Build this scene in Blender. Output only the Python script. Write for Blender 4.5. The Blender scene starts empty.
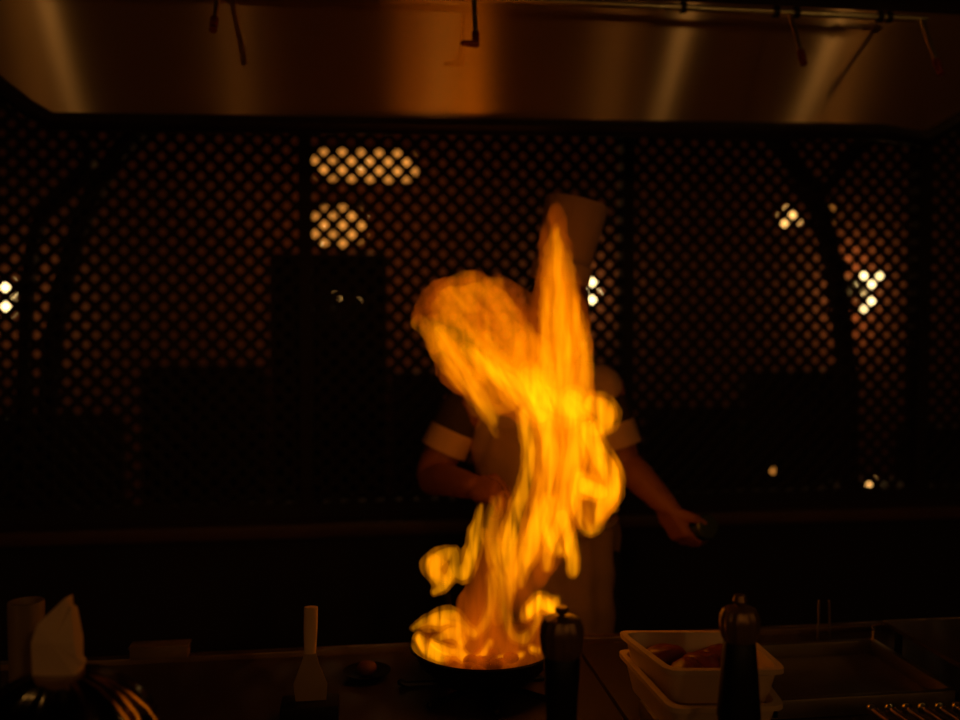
import bpy, bmesh, math, random
from mathutils import Vector, Matrix, Euler, noise
random.seed(7)
sc = bpy.context.scene
C = sc.collection
F = 922.0
CAM = Vector((0, 0, 1.55))
PITCH, YAW = math.radians(2.2), math.radians(-7.6)
CR = Euler((math.radians(90) - PITCH, 0, YAW), 'XYZ').to_matrix()

# ---------- camera ----------
cd = bpy.data.cameras.new('camera'); cam = bpy.data.objects.new('camera', cd); C.objects.link(cam)
cam.location = CAM; cam.rotation_euler = (math.radians(90) - PITCH, 0, YAW)
cd.sensor_width = 36; cd.lens = 36 * F / 960
cd.dof.use_dof = True; cd.dof.focus_distance = 1.62; cd.dof.aperture_fstop = 1.5
cd.clip_start = 0.05
sc.camera = cam
sc.view_settings.view_transform = 'Standard'; sc.view_settings.look = 'None'
sc.view_settings.exposure = 0; sc.view_settings.gamma = 1
sc.view_settings.use_curve_mapping = False
sc.cycles.max_bounces = 8; sc.cycles.transparent_max_bounces = 24
sc.cycles.volume_bounces = 0

def ray(px, py):
    return CR @ Vector(((px - 480) / F, -(py - 360) / F, -1))
def at(px, py, Y):
    d = ray(px, py); return CAM + d * (Y / d.y)
def onz(px, py, z):
    d = ray(px, py); return CAM + d * ((z - CAM.z) / d.z)

# ---------- materials ----------
def nt(name):
    m = bpy.data.materials.new(name); m.use_nodes = True
    t = m.node_tree; t.nodes.clear(); return m, t
MATS = {}
def mat(name, col, rough=.6, metal=0, var=.15, scale=30, aniso=0, rot=0, spec=.5, trans=0, bump=0, stretch=(1, 1, 1)):
    if name in MATS: return MATS[name]
    m, t = nt(name); N = t.nodes; L = t.links
    out = N.new('ShaderNodeOutputMaterial'); b = N.new('ShaderNodeBsdfPrincipled')
    L.new(b.outputs[0], out.inputs[0])
    tc = N.new('ShaderNodeTexCoord'); mp = N.new('ShaderNodeMapping'); mp.inputs['Scale'].default_value = stretch
    L.new(tc.outputs['Object'], mp.inputs[0])
    nz = N.new('ShaderNodeTexNoise'); nz.inputs['Scale'].default_value = scale; nz.inputs['Detail'].default_value = 3
    L.new(mp.outputs[0], nz.inputs['Vector'])
    mx = N.new('ShaderNodeMix'); mx.data_type = 'RGBA'
    mx.inputs['A'].default_value = tuple(max(0, c * (1 - var)) for c in col) + (1,)
    mx.inputs['B'].default_value = tuple(min(1, c * (1 + var)) for c in col) + (1,)
    L.new(nz.outputs['Fac'], mx.inputs['Factor']); L.new(mx.outputs['Result'], b.inputs['Base Color'])
    b.inputs['Roughness'].default_value = rough; b.inputs['Metallic'].default_value = metal
    b.inputs['Specular IOR Level'].default_value = spec
    b.inputs['Transmission Weight'].default_value = trans
    if aniso:
        b.inputs['Anisotropic'].default_value = aniso; b.inputs['Anisotropic Rotation'].default_value = rot
        tg = N.new('ShaderNodeTangent'); tg.direction_type = 'UV_MAP'; tg.uv_map = 'UVMap'
        L.new(tg.outputs[0], b.inputs['Tangent'])
    if bump:
        bp = N.new('ShaderNodeBump'); bp.inputs['Strength'].default_value = bump; bp.inputs['Distance'].default_value = .003
        L.new(nz.outputs['Fac'], bp.inputs['Height']); L.new(bp.outputs[0], b.inputs['Normal'])
    MATS[name] = m; return m
def emit(name, col, s):
    m, t = nt(name); o = t.nodes.new('ShaderNodeOutputMaterial'); e = t.nodes.new('ShaderNodeEmission')
    e.inputs[0].default_value = col + (1,); e.inputs[1].default_value = s; t.links.new(e.outputs[0], o.inputs[0]); return m
def fire_mat(name, col, s, sc3=(55, 30, 9), lo=.25, hi=1.6, seed=0.0, tilt=0.0, soot=0):
    m, t = nt(name); N = t.nodes; L = t.links
    o = N.new('ShaderNodeOutputMaterial'); e = N.new('ShaderNodeEmission'); e.inputs[0].default_value = col + (1,)
    tc = N.new('ShaderNodeTexCoord'); mp = N.new('ShaderNodeMapping'); mp.inputs['Scale'].default_value = sc3
    mp.inputs['Location'].default_value = (seed, seed * .7, 0)
    m0 = N.new('ShaderNodeMapping'); m0.inputs['Rotation'].default_value = (0, tilt, 0); L.new(tc.outputs['Object'], m0.inputs[0])
    L.new(m0.outputs[0], mp.inputs[0])
    nz = N.new('ShaderNodeTexNoise'); nz.inputs['Scale'].default_value = 1; nz.inputs['Detail'].default_value = 2
    nz.inputs['Distortion'].default_value = .6
    L.new(mp.outputs[0], nz.inputs['Vector'])
    mr = N.new('ShaderNodeMapRange'); mr.inputs['From Min'].default_value = .32; mr.inputs['From Max'].default_value = .68
    mr.inputs['To Min'].default_value = lo * s; mr.inputs['To Max'].default_value = hi * s
    L.new(nz.outputs['Fac'], mr.inputs['Value']); L.new(mr.outputs[0], e.inputs[1])
    if soot:
        ab = N.new('ShaderNodeVolumeAbsorption'); ab.inputs[0].default_value = (0, 0, 0, 1); ab.inputs[1].default_value = soot
        ad = N.new('ShaderNodeAddShader'); L.new(e.outputs[0], ad.inputs[0]); L.new(ab.outputs[0], ad.inputs[1]); L.new(ad.outputs[0], o.inputs['Volume'])
    else: L.new(e.outputs[0], o.inputs['Volume'])
    return m

# ---------- mesh helpers ----------
def obj(name, bm, m, parent=None, smooth=True, kind=None, weld=True):
    me = bpy.data.meshes.new(name)
    bmesh.ops.recalc_face_normals(bm, faces=bm.faces)
    bm.to_mesh(me); bm.free()
    if smooth:
        for p in me.polygons: p.use_smooth = True
        if hasattr(me, 'set_sharp_from_angle'): me.set_sharp_from_angle(angle=math.radians(38))
    me.materials.append(m)
    o = bpy.data.objects.new(name, me); C.objects.link(o)
    if parent:
        o.parent = parent
        r = parent
        loc = Vector()
        while r: loc += r.location; r = r.parent
        o.location = -loc          # meshes are authored in world space
    if kind: o['kind'] = kind
    return o
def recenter(o, keep_parent=True):
    pass
def thing(name, label, cat, loc=(0, 0, 0), group=None):
    o = bpy.data.objects.new(name, None); C.objects.link(o); o.location = loc
    o.empty_display_size = .05
    o['label'] = label; o['category'] = cat
    if group: o['group'] = group
    return o
def tag(o, label, cat, group=None):
    o['label'] = label; o['category'] = cat
    if group: o['group'] = group
    return o
def B(): return bmesh.new()
def box(bm, lo, hi, bev=0):
    t = bmesh.new(); bmesh.ops.create_cube(t, size=1)
    lo, hi = Vector(lo), Vector(hi)
    for v in t.verts: v.co = Vector(((lo.x + hi.x) / 2 + v.co.x * (hi.x - lo.x), (lo.y + hi.y) / 2 + v.co.y * (hi.y - lo.y), (lo.z + hi.z) / 2 + v.co.z * (hi.z - lo.z)))
    if bev: bmesh.ops.bevel(t, geom=list(t.edges), offset=bev, segments=2, affect='EDGES', profile=.6)
    merge(bm, t)
def merge(bm, t):
    me = bpy.data.meshes.new('tmp'); t.to_mesh(me); t.free(); bm.from_mesh(me); bpy.data.meshes.remove(me)
def tube(bm, pts, radii, n=12, flat=1.0, cap=True, rnd=True):
    """tapered tube through pts; hemispherical ends; flat scales the Y extent of the rings"""
    pts = [Vector(p) for p in pts]
    if not hasattr(radii, '__len__'): radii = [radii] * len(pts)
    P, R = list(pts), list(radii)
    if rnd:
        d0 = (pts[0] - pts[1]).normalized(); d1 = (pts[-1] - pts[-2]).normalized()
        pre = [(pts[0] + d0 * R[0] * math.sin(a), R[0] * max(.06, math.cos(a))) for a in (1.5, 1.0, .5)]
        post = [(pts[-1] + d1 * R[-1] * math.sin(a), R[-1] * max(.06, math.cos(a))) for a in (.5, 1.0, 1.5)]
        P = [p for p, _ in pre] + P + [p for p, _ in post]; R = [r for _, r in pre] + R + [r for _, r in post]
    rings = []; ref = None
    for i, p in enumerate(P):
        a = P[max(0, i - 1)]; b = P[min(len(P) - 1, i + 1)]
        d = (b - a).normalized()
        if ref is None:
            ref = Vector((0, 1, 0)) if abs(d.y) < .9 else Vector((0, 0, 1))
        u = (ref - d * ref.dot(d)).normalized(); w = d.cross(u); ref = u
        ring = []
        for k in range(n):
            t = 2 * math.pi * k / n
            off = u * math.cos(t) * R[i] + w * math.sin(t) * R[i]
            off.y *= flat
            ring.append(bm.verts.new(p + off))
        rings.append(ring)
    for a, b in zip(rings, rings[1:]):
        for k in range(n): bm.faces.new((a[k], a[(k + 1) % n], b[(k + 1) % n], b[k]))
    if cap:
        bm.faces.new(rings[0][::-1]); bm.faces.new(rings[-1])
def smooth_path(pts, radii, n=5):
    pts = [Vector(p) for p in pts]; out = []; ro = []
    for i in range(len(pts) - 1):
        p0 = pts[max(0, i - 1)]; p1 = pts[i]; p2 = pts[i + 1]; p3 = pts[min(len(pts) - 1, i + 2)]
        for k in range(n):
            t = k / n
            out.append(.5 * ((2 * p1) + (p2 - p0) * t + (2 * p0 - 5 * p1 + 4 * p2 - p3) * t * t + (3 * p1 - p0 - 3 * p2 + p3) * t ** 3))
            ro.append(radii[i] * (1 - t) + radii[i + 1] * t)
    out.append(pts[-1]); ro.append(radii[-1]); return out, ro
def lathe(bm, c, prof, n=32, flute=0, nf=12, ax=None, closed=False):
    """prof [(r,z)] about c; ax optional rotation matrix"""
    c = Vector(c); rings = []
    for r, z in prof:
        ring = []
        for k in range(n):
            t = 2 * math.pi * k / n
            rr = r * (1 + flute * math.cos(nf * t))
            v = Vector((rr * math.cos(t), rr * math.sin(t), z))
            if ax: v = ax @ v
            ring.append(bm.verts.new(c + v))
        rings.append(ring)
    for a, b in zip(rings, rings[1:]):
        for k in range(n): bm.faces.new((a[k], a[(k + 1) % n], b[(k + 1) % n], b[k]))
    if closed:
        a, b = rings[-1], rings[0]
        for k in range(n): bm.faces.new((a[k], a[(k + 1) % n], b[(k + 1) % n], b[k]))
    else:
        bm.faces.new(rings[0][::-1]); bm.faces.new(rings[-1])
def ball(bm, c, r, s=(1, 1, 1), rot=None):
    t = bmesh.new(); bmesh.ops.create_icosphere(t, subdivisions=3, radius=r)
    for v in t.verts:
        q = Vector((v.co.x * s[0], v.co.y * s[1], v.co.z * s[2]))
        if rot: q = rot @ q
        v.co = q + Vector(c)
    merge(bm, t)
def prism(bm, poly, y0, y1):
    """poly [(x,z)] extruded between y0 and y1"""
    a = [bm.verts.new((x, y0, z)) for x, z in poly]; b = [bm.verts.new((x, y1, z)) for x, z in poly]
    bm.faces.new(a); bm.faces.new(b[::-1]); n = len(poly)
    for i in range(n): bm.faces.new((a[i], b[i], b[(i + 1) % n], a[(i + 1) % n]))
def voxel(bm, vs, smooth_it=2, fn=None):
    """union of everything in bm as one continuous surface"""
    me = bpy.data.meshes.new('v'); bm.to_mesh(me); bm.free()
    o = bpy.data.objects.new('v', me); C.objects.link(o)
    r = o.modifiers.new('r', 'REMESH'); r.mode = 'VOXEL'; r.voxel_size = vs
    if smooth_it:
        s = o.modifiers.new('s', 'SMOOTH'); s.iterations = smooth_it; s.factor = .5
    dg = bpy.context.evaluated_depsgraph_get()
    m2 = bpy.data.meshes.new_from_object(o.evaluated_get(dg))
    bpy.data.objects.remove(o); bpy.data.meshes.remove(me)
    out = bmesh.new(); out.from_mesh(m2); bpy.data.meshes.remove(m2)
    if fn:
        for v in out.verts: v.co = fn(v.co)
    return out

# ---------- palette ----------
AROT = .25
steel = mat('brushed_steel', (.40, .31, .20), .40, 1, .06, 60, aniso=1.0, rot=AROT, stretch=(.02, 1, 1))
def brushed(name, col, r, an):
    m, t = nt(name); N = t.nodes; L = t.links
    o = N.new('ShaderNodeOutputMaterial'); g = N.new('ShaderNodeBsdfAnisotropic'); g.distribution = 'GGX'
    g.inputs['Anisotropy'].default_value = an; g.inputs['Rotation'].default_value = 0.0
    tg = N.new('ShaderNodeTangent'); tg.direction_type = 'UV_MAP'; tg.uv_map = 'UVMap'; L.new(tg.outputs[0], g.inputs['Tangent'])
    tc = N.new('ShaderNodeTexCoord'); mp = N.new('ShaderNodeMapping'); mp.inputs['Scale'].default_value = (1.2, 1, 160); L.new(tc.outputs['Object'], mp.inputs[0])
    nz = N.new('ShaderNodeTexNoise'); nz.inputs['Scale'].default_value = 2; L.new(mp.outputs[0], nz.inputs['Vector'])
    mr = N.new('ShaderNodeMapRange'); mr.inputs['To Min'].default_value = r * .9; mr.inputs['To Max'].default_value = r * 1.1
    L.new(nz.outputs['Fac'], mr.inputs['Value']); L.new(mr.outputs[0], g.inputs['Roughness'])
    g.inputs['Color'].default_value = col + (1,)
    h = N.new('ShaderNodeBsdfAnisotropic'); h.inputs['Roughness'].default_value = .8; h.inputs['Color'].default_value = col + (1,)
    mx = N.new('ShaderNodeMixShader'); mx.inputs[0].default_value = .16
    L.new(g.outputs[0], mx.inputs[1]); L.new(h.outputs[0], mx.inputs[2]); L.new(mx.outputs[0], o.inputs[0]); return m
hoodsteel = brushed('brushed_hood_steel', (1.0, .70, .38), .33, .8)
chrome = mat('polished_steel', (.75, .68, .55), .12, 1, .05)
dullsteel = mat('dull_steel', (.32, .27, .2), .38, 1, .12)
darkwood = mat('dark_lattice_wood', (.022, .014, .008), .65, 0, .3, 40, stretch=(1, 1, 1))
blackwood = mat('black_wood', (.012, .008, .005), .5, 0, .3, 30, spec=.25)
iron = mat('black_iron', (.02, .016, .013), .45, .6, .2)
paper = mat('white_paper', (.74, .54, .36), .85, 0, .08, 20, bump=.3)
cream = mat('cream_ceramic', (.62, .44, .26), .35, 0, .05)
cloth = mat('cream_cloth', (.66, .42, .24), .9, 0, .12, 22, bump=.4)
blackcloth = mat('black_cloth', (.055, .035, .022), .9, 0, .2, 60)
trouser = mat('black_trousers', (.02, .017, .015), .9, 0, .2, 60)
skin = mat('skin', (.34, .12, .05), .55, 0, .08, 25)
hair = mat('black_hair', (.012, .009, .007), .5)
worktop = mat('worktop_steel', (.055, .036, .02), .5, .3, .1, 12, bump=.05)

# =====================================================================
# THE SETTING
# =====================================================================
ZC = .86                       # worktop height
YL = 3.2                       # lattice plane
YB = 7.6                       # wall of the dining room beyond
b = B(); box(b, (-6, -4.5, -.05), (8, YB + .1, 0)); obj('floor', b, mat('floor_tiles', (.05, .03, .018), .5, 0, .3, 3), kind='structure')
b = B(); box(b, (-6, -4.5, 3.2), (8, YB + .1, 3.25)); obj('ceiling', b, mat('ceiling_plaster', (.10, .06, .035), .9, 0, .1, 3), kind='structure')
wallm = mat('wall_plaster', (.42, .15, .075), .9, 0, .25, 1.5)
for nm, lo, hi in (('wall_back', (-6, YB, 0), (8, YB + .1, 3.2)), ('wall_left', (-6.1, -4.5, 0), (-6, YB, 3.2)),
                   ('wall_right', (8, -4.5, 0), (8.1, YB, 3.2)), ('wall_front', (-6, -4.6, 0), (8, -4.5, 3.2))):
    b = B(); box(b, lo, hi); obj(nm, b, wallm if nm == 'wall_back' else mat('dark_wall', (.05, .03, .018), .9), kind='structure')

# half wall and its ledge under the lattice
zl = at(300, 522, YL - .1).z
b = B(); box(b, (-4, YL - .06, 0), (6, YL + .03, zl - .045)); obj('wall_low', b, mat('low_wall_panelling', (.02, .013, .008), .6, 0, .3, 8), kind='structure')
b = B(); box(b, (-4, YL - .15, zl - .045), (6, YL + .04, zl), .008)
obj('trim_1', b, mat('ledge_wood', (.12, .06, .025), .42, 0, .35, 6, stretch=(1, 6, 6)), kind='structure')

# ---------- lattice screens ----------
x1, x2 = at(306, 300, YL).x, at(626, 300, YL).x
W = x2 - x1
pitch = (at(389.2, 200, YL).x - at(370.9, 200, YL).x)      # spacing of the holes in a row
slat = pitch * .44 / math.sqrt(2) * 1.05
zt = 2.55; zb = zl
def clip(bm, co, no):
    g = list(bm.verts) + list(bm.edges) + list(bm.faces)
    r = bmesh.ops.bisect_plane(bm, geom=g, plane_co=co, plane_no=no, clear_outer=True)
    ed = [e for e in r['geom_cut'] if isinstance(e, bmesh.types.BMEdge)]
    bmesh.ops.holes_fill(bm, edges=ed)
lab = ['dark wooden lattice screen at far left, behind the folded paper and cylinder',
       'dark wooden lattice screen left of the chef, above the upright scraper',
       'dark wooden lattice screen directly behind the flames and the chef',
       'dark wooden lattice screen right of the chef, with bright wall lamp behind',
       'dark wooden lattice screen at the far right edge']
PW = .045
for k in range(-1, 4):
    a = x1 + (k - 1) * W; c = a + W
    if k == -1: continue
    t = thing('lattice_screen', lab[k], 'screen', ((a + c) / 2, YL, zb), 'lattice screens on the ledge')
    fb = B()
    box(fb, (a, YL - .03, zb), (a + PW / 2, YL + .03, zt)); box(fb, (c - PW / 2, YL - .03, zb), (c, YL + .03, zt))
    box(fb, (a + PW / 2, YL - .03, zb), (c - PW / 2, YL + .03, zb + .05)); box(fb, (a + PW / 2, YL - .03, zt - .05), (c - PW / 2, YL + .03, zt))
    obj('frame', fb, darkwood, t, smooth=False)
    H = zt - zb
    for s in (-1, 1):
        lb = B()
        n0 = int(-(H + .2) / pitch) - 1; n1 = int((W + H) / pitch) + 2
        # global phase, so that the slats run on from screen to screen
        g0 = math.floor((a - x1) / pitch) + (0 if s > 0 else 0)
        for i in range(n0, n1):
            xb = x1 + (g0 + i) * pitch + .25 * pitch
            if s < 0: xb += H
            L = H * 1.05
            p = Vector((xb, 0, zb - .02)); d = Vector((s, 0, 1)).normalized(); nrm = Vector((-d.z, 0, d.x)) * slat / 2
            q = p + Vector((s, 0, 1)) * L
            if max(p.x, q.x) < a or min(p.x, q.x) > c: continue
            y0 = YL - .008 if s > 0 else YL; y1 = y0 + .008
            prism(lb, [(v.x, v.z) for v in (p - nrm, p + nrm, q + nrm, q - nrm)], y0, y1)
        clip(lb, (a + .01, 0, 0), (-1, 0, 0)); clip(lb, (c - .01, 0, 0), (1, 0, 0))
        clip(lb, (0, 0, zb + .01), (0, 0, -1)); clip(lb, (0, 0, zt - .01), (0, 0, 1))
        obj('lattice', lb, darkwood, t, smooth=False)

# ---------- wooden arches standing just behind the screens ----------
def band(bm, path, w, Y, th):
    for (p, q) in zip(path, path[1:]):
        pass
    L = []; R = []
    for i, p in enumerate(path):
        a = path[max(0, i - 1)]; c = path[min(len(path) - 1, i + 1)]
        d = (c - a).normalized(); n = Vector((-d.z, 0, d.x)) * w / 2
        L.append(p + n); R.append(p - n)
    prism(bm, [(v.x, v.z) for v in L + R[::-1]], Y, Y + th)
YA = YL + .16
def pth(pts):
    P, _ = smooth_path([at(x, y, YA) for x, y in pts], [1] * len(pts), 6); return P
def arch(lbl, pts, w=.055, extra=None):
    P = pth(pts); P.append(Vector((P[-1].x, YA, 0)))
    bm = B(); band(bm, P, w, YA, .06)
    if extra: band(bm, pth(extra), .035, YA + .005, .05)
    tag(obj('wooden_arch', bm, blackwood, None, smooth=False), lbl, 'arch', 'arches behind the lattice')
arch('left leg of the wide dark arch behind the lattice, at picture left', [(150, 118), (118, 150), (86, 205), (62, 280), (49, 360), (44, 440), (43, 512)])
arch('right leg of the wide dark arch behind the lattice, beside the bright wall lamp', [(770, 128), (790, 152), (818, 200), (836, 260), (846, 330), (852, 400), (853, 508)], .055, [(820, 200), (838, 178), (862, 150), (885, 135)])
arch('dark arch leg at the extreme left edge, beside the glowing lamp', [(58, 118), (88, 160), (40, 215), (26, 280), (22, 360), (20, 440), (20, 514)], .035)

# =====================================================================
# DINING ROOM BEYOND THE LATTICE
# =====================================================================
def lamp_light(o_name, loc, e, parent, r=.04, col=(1, .5, .16)):
    l = bpy.data.lights.new(o_name, 'POINT'); l.energy = e; l.color = col; l.shadow_soft_size = r
    o = bpy.data.objects.new(o_name, l); C.objects.link(o)
    if parent: o.parent = parent; o.location = Vector(loc) - parent.location
    else: o.location = loc
    return o
em_warm = emit('lamp_glow_amber', (1, .36, .055), .85)
em_hot = emit('lamp_glow_bulb', (1, .72, .30), 5.0)
em_pale = emit('lamp_glow_pale', (1, .50, .13), 2.6)
def px_box(x0, y0, x1_, y1_, Y):
    a = at(x0, y1_, Y); c = at(x1_, y0, Y); return a.x, a.z, c.x, c.z
# long pendant: brass bar, amber glass trough
def trough(x0, y0, xx, yy, Y, lbl, bulbs, e):
    ax, az, bx, bz = px_box(x0, y0, xx, yy, Y)
    t = thing('pendant_lamp', lbl, 'lamp', ((ax + bx) / 2, Y, bz), 'pendant lamps beyond the lattice')
    g = B(); r = (bz - az) / 2; m = (az + bz) / 2
    tube(g, [(ax + r, Y, m), (bx - r, Y, m)], r, 20, 1.0); obj('lamp_shade', g, em_warm, t)
    r_ = B(); box(r_, (ax - .02, Y - .03, bz), (bx + .02, Y + .03, bz + .03), .005)
    for x in (ax + .1, bx - .1): tube(r_, [(x, Y, bz + .02), (x, Y, 3.2)], .006, 8)
    obj('hanger', r_, iron, t)
    for (u, v) in bulbs:
        p = at(u, v, Y - r - .03); q = B(); ball(q, p, .022); obj('bulb', q, em_hot, t)
    lamp_light('lamp_light', ((ax + bx) / 2, Y - .3, az - .12), e, t)
trough(312, 152, 418, 180, 6.3, 'long glowing amber pendant lamp, high behind the left part of the middle screen', [(362, 163), (370, 171)], 3.2)
trough(311, 207, 368, 246, 6.9, 'shorter glowing amber pendant lamp below the long one', [(325, 216), (362, 216), (325, 233), (317, 243)], 1.6)
# wall sconces: bracket, two bulbs one above the other
def sconce(pts, Y, lbl, size, e, spill):
    ps = [at(x, y, Y) for x, y in pts]
    c = sum(ps, Vector()) / len(ps)
    t = thing('wall_lamp', lbl, 'lamp', c, 'wall lamps beyond the lattice')
    for p in ps:
        g = B(); ball(g, p, size, (1, .8, 1.1)); obj('bulb', g, em_hot, t)
    r = B(); zmin = min(p.z for p in ps); zmax = max(p.z for p in ps)
    box(r, (c.x - .02, Y + size + .02, zmin - .05), (c.x + .02, Y + size + .05, zmax + .05), .004)
    box(r, (c.x - .06, YB - .03, c.z - .1), (c.x + .06, YB, c.z + .1), .006)
    tube(r, [(c.x, Y + size + .03, c.z), (c.x, YB - .01, c.z)], .012, 8)
    obj('bracket', r, dullsteel, t)
    lamp_light('lamp_light', (c.x, Y + .12, zmax + .16), e, t, .03)
    lamp_light('lamp_light', (c.x, Y + .12, zmin - .16), e, t, .03)
    return t
sconce([(590, 283), (592, 298)], 7.3, 'small white-hot wall lamp just right of the flame column, behind the lattice', .065, .2, 1)
sconce([(866, 279), (875, 281), (868, 303)], 7.3, 'bright two-bulb wall lamp behind the lattice at picture right', .066, 1.1, 1)
sconce([(8, 288), (7, 307)], 7.2, 'amber two-bulb wall lamp behind the lattice at the left edge', .055, .15, 1)
# small hanging lamps
def pend(pts, Y, lbl, r, m):
    c = at(*pts, Y)
    t = thing('pendant_lamp', lbl, 'lamp', c, 'pendant lamps beyond the lattice')
    g = B(); lathe(g, c, [(r * .3, r), (r, r * .3), (r * 1.05, -r * .4), (r * .5, -r)], 20); obj('lamp_shade', g, m, t)
    h = B(); tube(h, [c + Vector((0, 0, r)), (c.x, c.y, 3.2)], .006, 8); obj('cord', h, iron, t)
pend((790, 217), 6.6, 'small amber pendant lamp left of the right arch leg', .075, em_pale)
pend((828, 215), 6.6, 'smaller amber pendant lamp right of the right arch leg', .06, em_warm)
pend((335, 298), 5.0, 'tiny glowing lamp in front of the tall dark partition, below the pendants', .022, em_pale)
pend((358, 301), 5.05, 'dim tiny lamp in front of the tall dark partition, right of its twin', .007, em_pale)
# booths, partition
booth = mat('dark_booth_leather', (.012, .008, .006), .45, 0, .2, 10)
def booth_seat(x0, x1_, ytop, Y, lbl):
    a = at(x0, ytop, Y); c = at(x1_, ytop, Y)
    t = thing('dining_booth', lbl, 'booth', ((a.x + c.x) / 2, Y, 0), 'dark booths in the dining room')
    g = B(); box(g, (a.x, Y, .35), (c.x, Y + .16, a.z), .04); obj('backrest', g, booth, t)
    g = B(); box(g, (a.x, Y - .5, .30), (c.x, Y, .46), .04); obj('seat', g, booth, t)
    g = B(); box(g, (a.x + .02, Y - .46, 0), (c.x - .02, Y + .14, .30)); obj('base', g, blackwood, t, smooth=False)
a = at(268, 252, 5.2); c = at(388, 258, 5.2)
b = B(); box(b, (a.x, 5.2, 0), (c.x, 5.4, a.z), .01)
tag(obj('partition', b, blackwood), 'tall dark partition beyond the lattice, below the amber pendant lamps', 'partition')
booth_seat(-60, 120, 418, 4.7, 'low dark booth behind the screen at far left')
booth_seat(138, 266, 366, 4.7, 'dark high-backed booth left of the tall partition')
booth_seat(390, 470, 372, 4.8, 'dark booth between the tall partition and the chef')
booth_seat(648, 740, 408, 5.0, 'dark booth behind the chef\'s outstretched hand')
booth_seat(748, 842, 372, 5.02, 'tall dark booth left of the right arch leg')
booth_seat(908, 1030, 428, 4.6, 'low dark booth below the bright wall lamp')
g = B(); q = at(770, 470, 4.1); lathe(g, (q.x, 4.1, q.z), [(.014, -.03), (.02, 0), (.012, .02)], 14)
lt = obj('lamp_shade', g, em_warm, None); tl_ = thing('table_lamp', 'faint low table lamp behind the lattice, right of the chef\'s outstretched hand', 'lamp', (q.x, 4.1, .7)); lt.parent = tl_; lt.location = -tl_.location
g = B(); lathe(g, (q.x, 4.1, .70), [(.03, 0), (.03, .008), (.006, .012), (.006, q.z - .73)], 16); obj('base', g, iron, tl_)
tb = thing('dining_table', 'dark dining table behind the lattice under the faint low lamp', 'table', (q.x, 4.1, 0))
g = B(); box(g, (q.x - .25, 3.85, .66), (q.x + .25, 4.35, .70), .008); obj('tabletop', g, blackwood, tb); g = B(); tube(g, [(q.x, 4.1, .02), (q.x, 4.1, .66)], .04); lathe(g, (q.x, 4.1, 0), [(.22, 0), (.22, .02), (.04, .04)], 20); obj('base', g, iron, tb)
# small table lamp glowing low at right
c = at(870, 481, 4.15)
t = thing('table_lamp', 'tiny glowing table lamp low behind the lattice at right', 'lamp', (c.x, 4.15, .76))
g = B(); lathe(g, (c.x, 4.15, c.z), [(.012, -.025), (.02, -.01), (.02, .012), (.008, .025)], 16); obj('lamp_shade', g, em_pale, t)
g = B(); lathe(g, (c.x, 4.15, .76), [(.03, 0), (.03, .008), (.006, .012), (.006, c.z - .76 - .02)], 16); obj('base', g, iron, t)
g = B(); box(g, (c.x - .2, 3.9, .72), (c.x + .4, 4.4, .76), .008); tb = thing('dining_table', 'dark dining table beyond the lattice carrying the tiny lamp', 'table', (c.x, 4.2, 0))
obj('tabletop', g, blackwood, tb); g = B(); tube(g, [(c.x, 4.2, .02), (c.x, 4.2, .72)], .04); lathe(g, (c.x, 4.2, 0), [(.25, 0), (.25, .02), (.04, .04)], 20); obj('base', g, iron, tb)

# =====================================================================
# EXHAUST HOOD
# =====================================================================
YH = 2.42
hood = thing('exhaust_hood', 'wide brushed steel exhaust hood spanning the top, reflecting the fire', 'hood', (.3, YH, 2.1))
zhb = at(440, 111, YH).z; 
pl = [(-2.4, zhb + .42), (-2.4, zhb + .3)] + [(lambda v: (v.x, v.z))(at(x, y, YH)) for x, y in ((-60, 45), (0, 78), (28, 100), (52, 112))]
pl += [(lambda v: (v.x, zhb))(at(880, 138, YH))] + [(lambda v: (v.x, v.z))(at(x, y, YH)) for x, y in ((925, 132), (965, 108), (1020, 60))] + [(3.2, zhb + .3), (3.2, zhb + .42)]
LEAN = math.tan(math.radians(26))
ztop = at(690, 2, YH - .13).z
pl = [(x, min(z, ztop)) for x, z in pl]
def flat_panel(poly, Y, th):
    bm = B(); prism(bm, poly, Y, Y + th)
    for v in bm.verts: v.co.y -= (v.co.z - zhb) * LEAN
    uv = bm.loops.layers.uv.new('UVMap')
    for f in bm.faces:
        for l in f.loops: l[uv].uv = (l.vert.co.x * .2, l.vert.co.z * .2)
    return bm
pp = []
for q in pl:
    if not pp or (abs(q[0] - pp[-1][0]) + abs(q[1] - pp[-1][1])) > 1e-4: pp.append(q)
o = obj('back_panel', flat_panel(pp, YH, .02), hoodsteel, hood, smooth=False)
# rolled dark lip along the lower edge
b = B(); low = [p for p in pp if p[1] < ztop - 1e-4]
P = [Vector((x, YH - (z - zhb) * LEAN, z - .02)) for x, z in low]
tube(b, P, .022, 10, 1.4); obj('lip', b, mat('dark_hood_lip', (.035, .022, .012), .5, .5, .2), hood)
b = B(); prism(b, [(-2.4, ztop), (3.2, ztop), (3.2, ztop + .02), (-2.4, ztop + .02)], YH - .10, 1.2)
obj('canopy', b, mat('dark_canopy', (.012, .009, .006), .7, 0, .3), hood, smooth=False)  # near-black colour over the whole canopy
b = B(); box(b, (-2.4, 1.18, ztop + .005), (3.2, 1.22, ztop + .1)); obj('front_panel', b, dullsteel, hood, smooth=False)
b = B(); box(b, (-2.0, 1.3, ztop + .02), (2.8, 2.4, 3.2)); obj('duct', b, dullsteel, hood, smooth=False)
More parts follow.
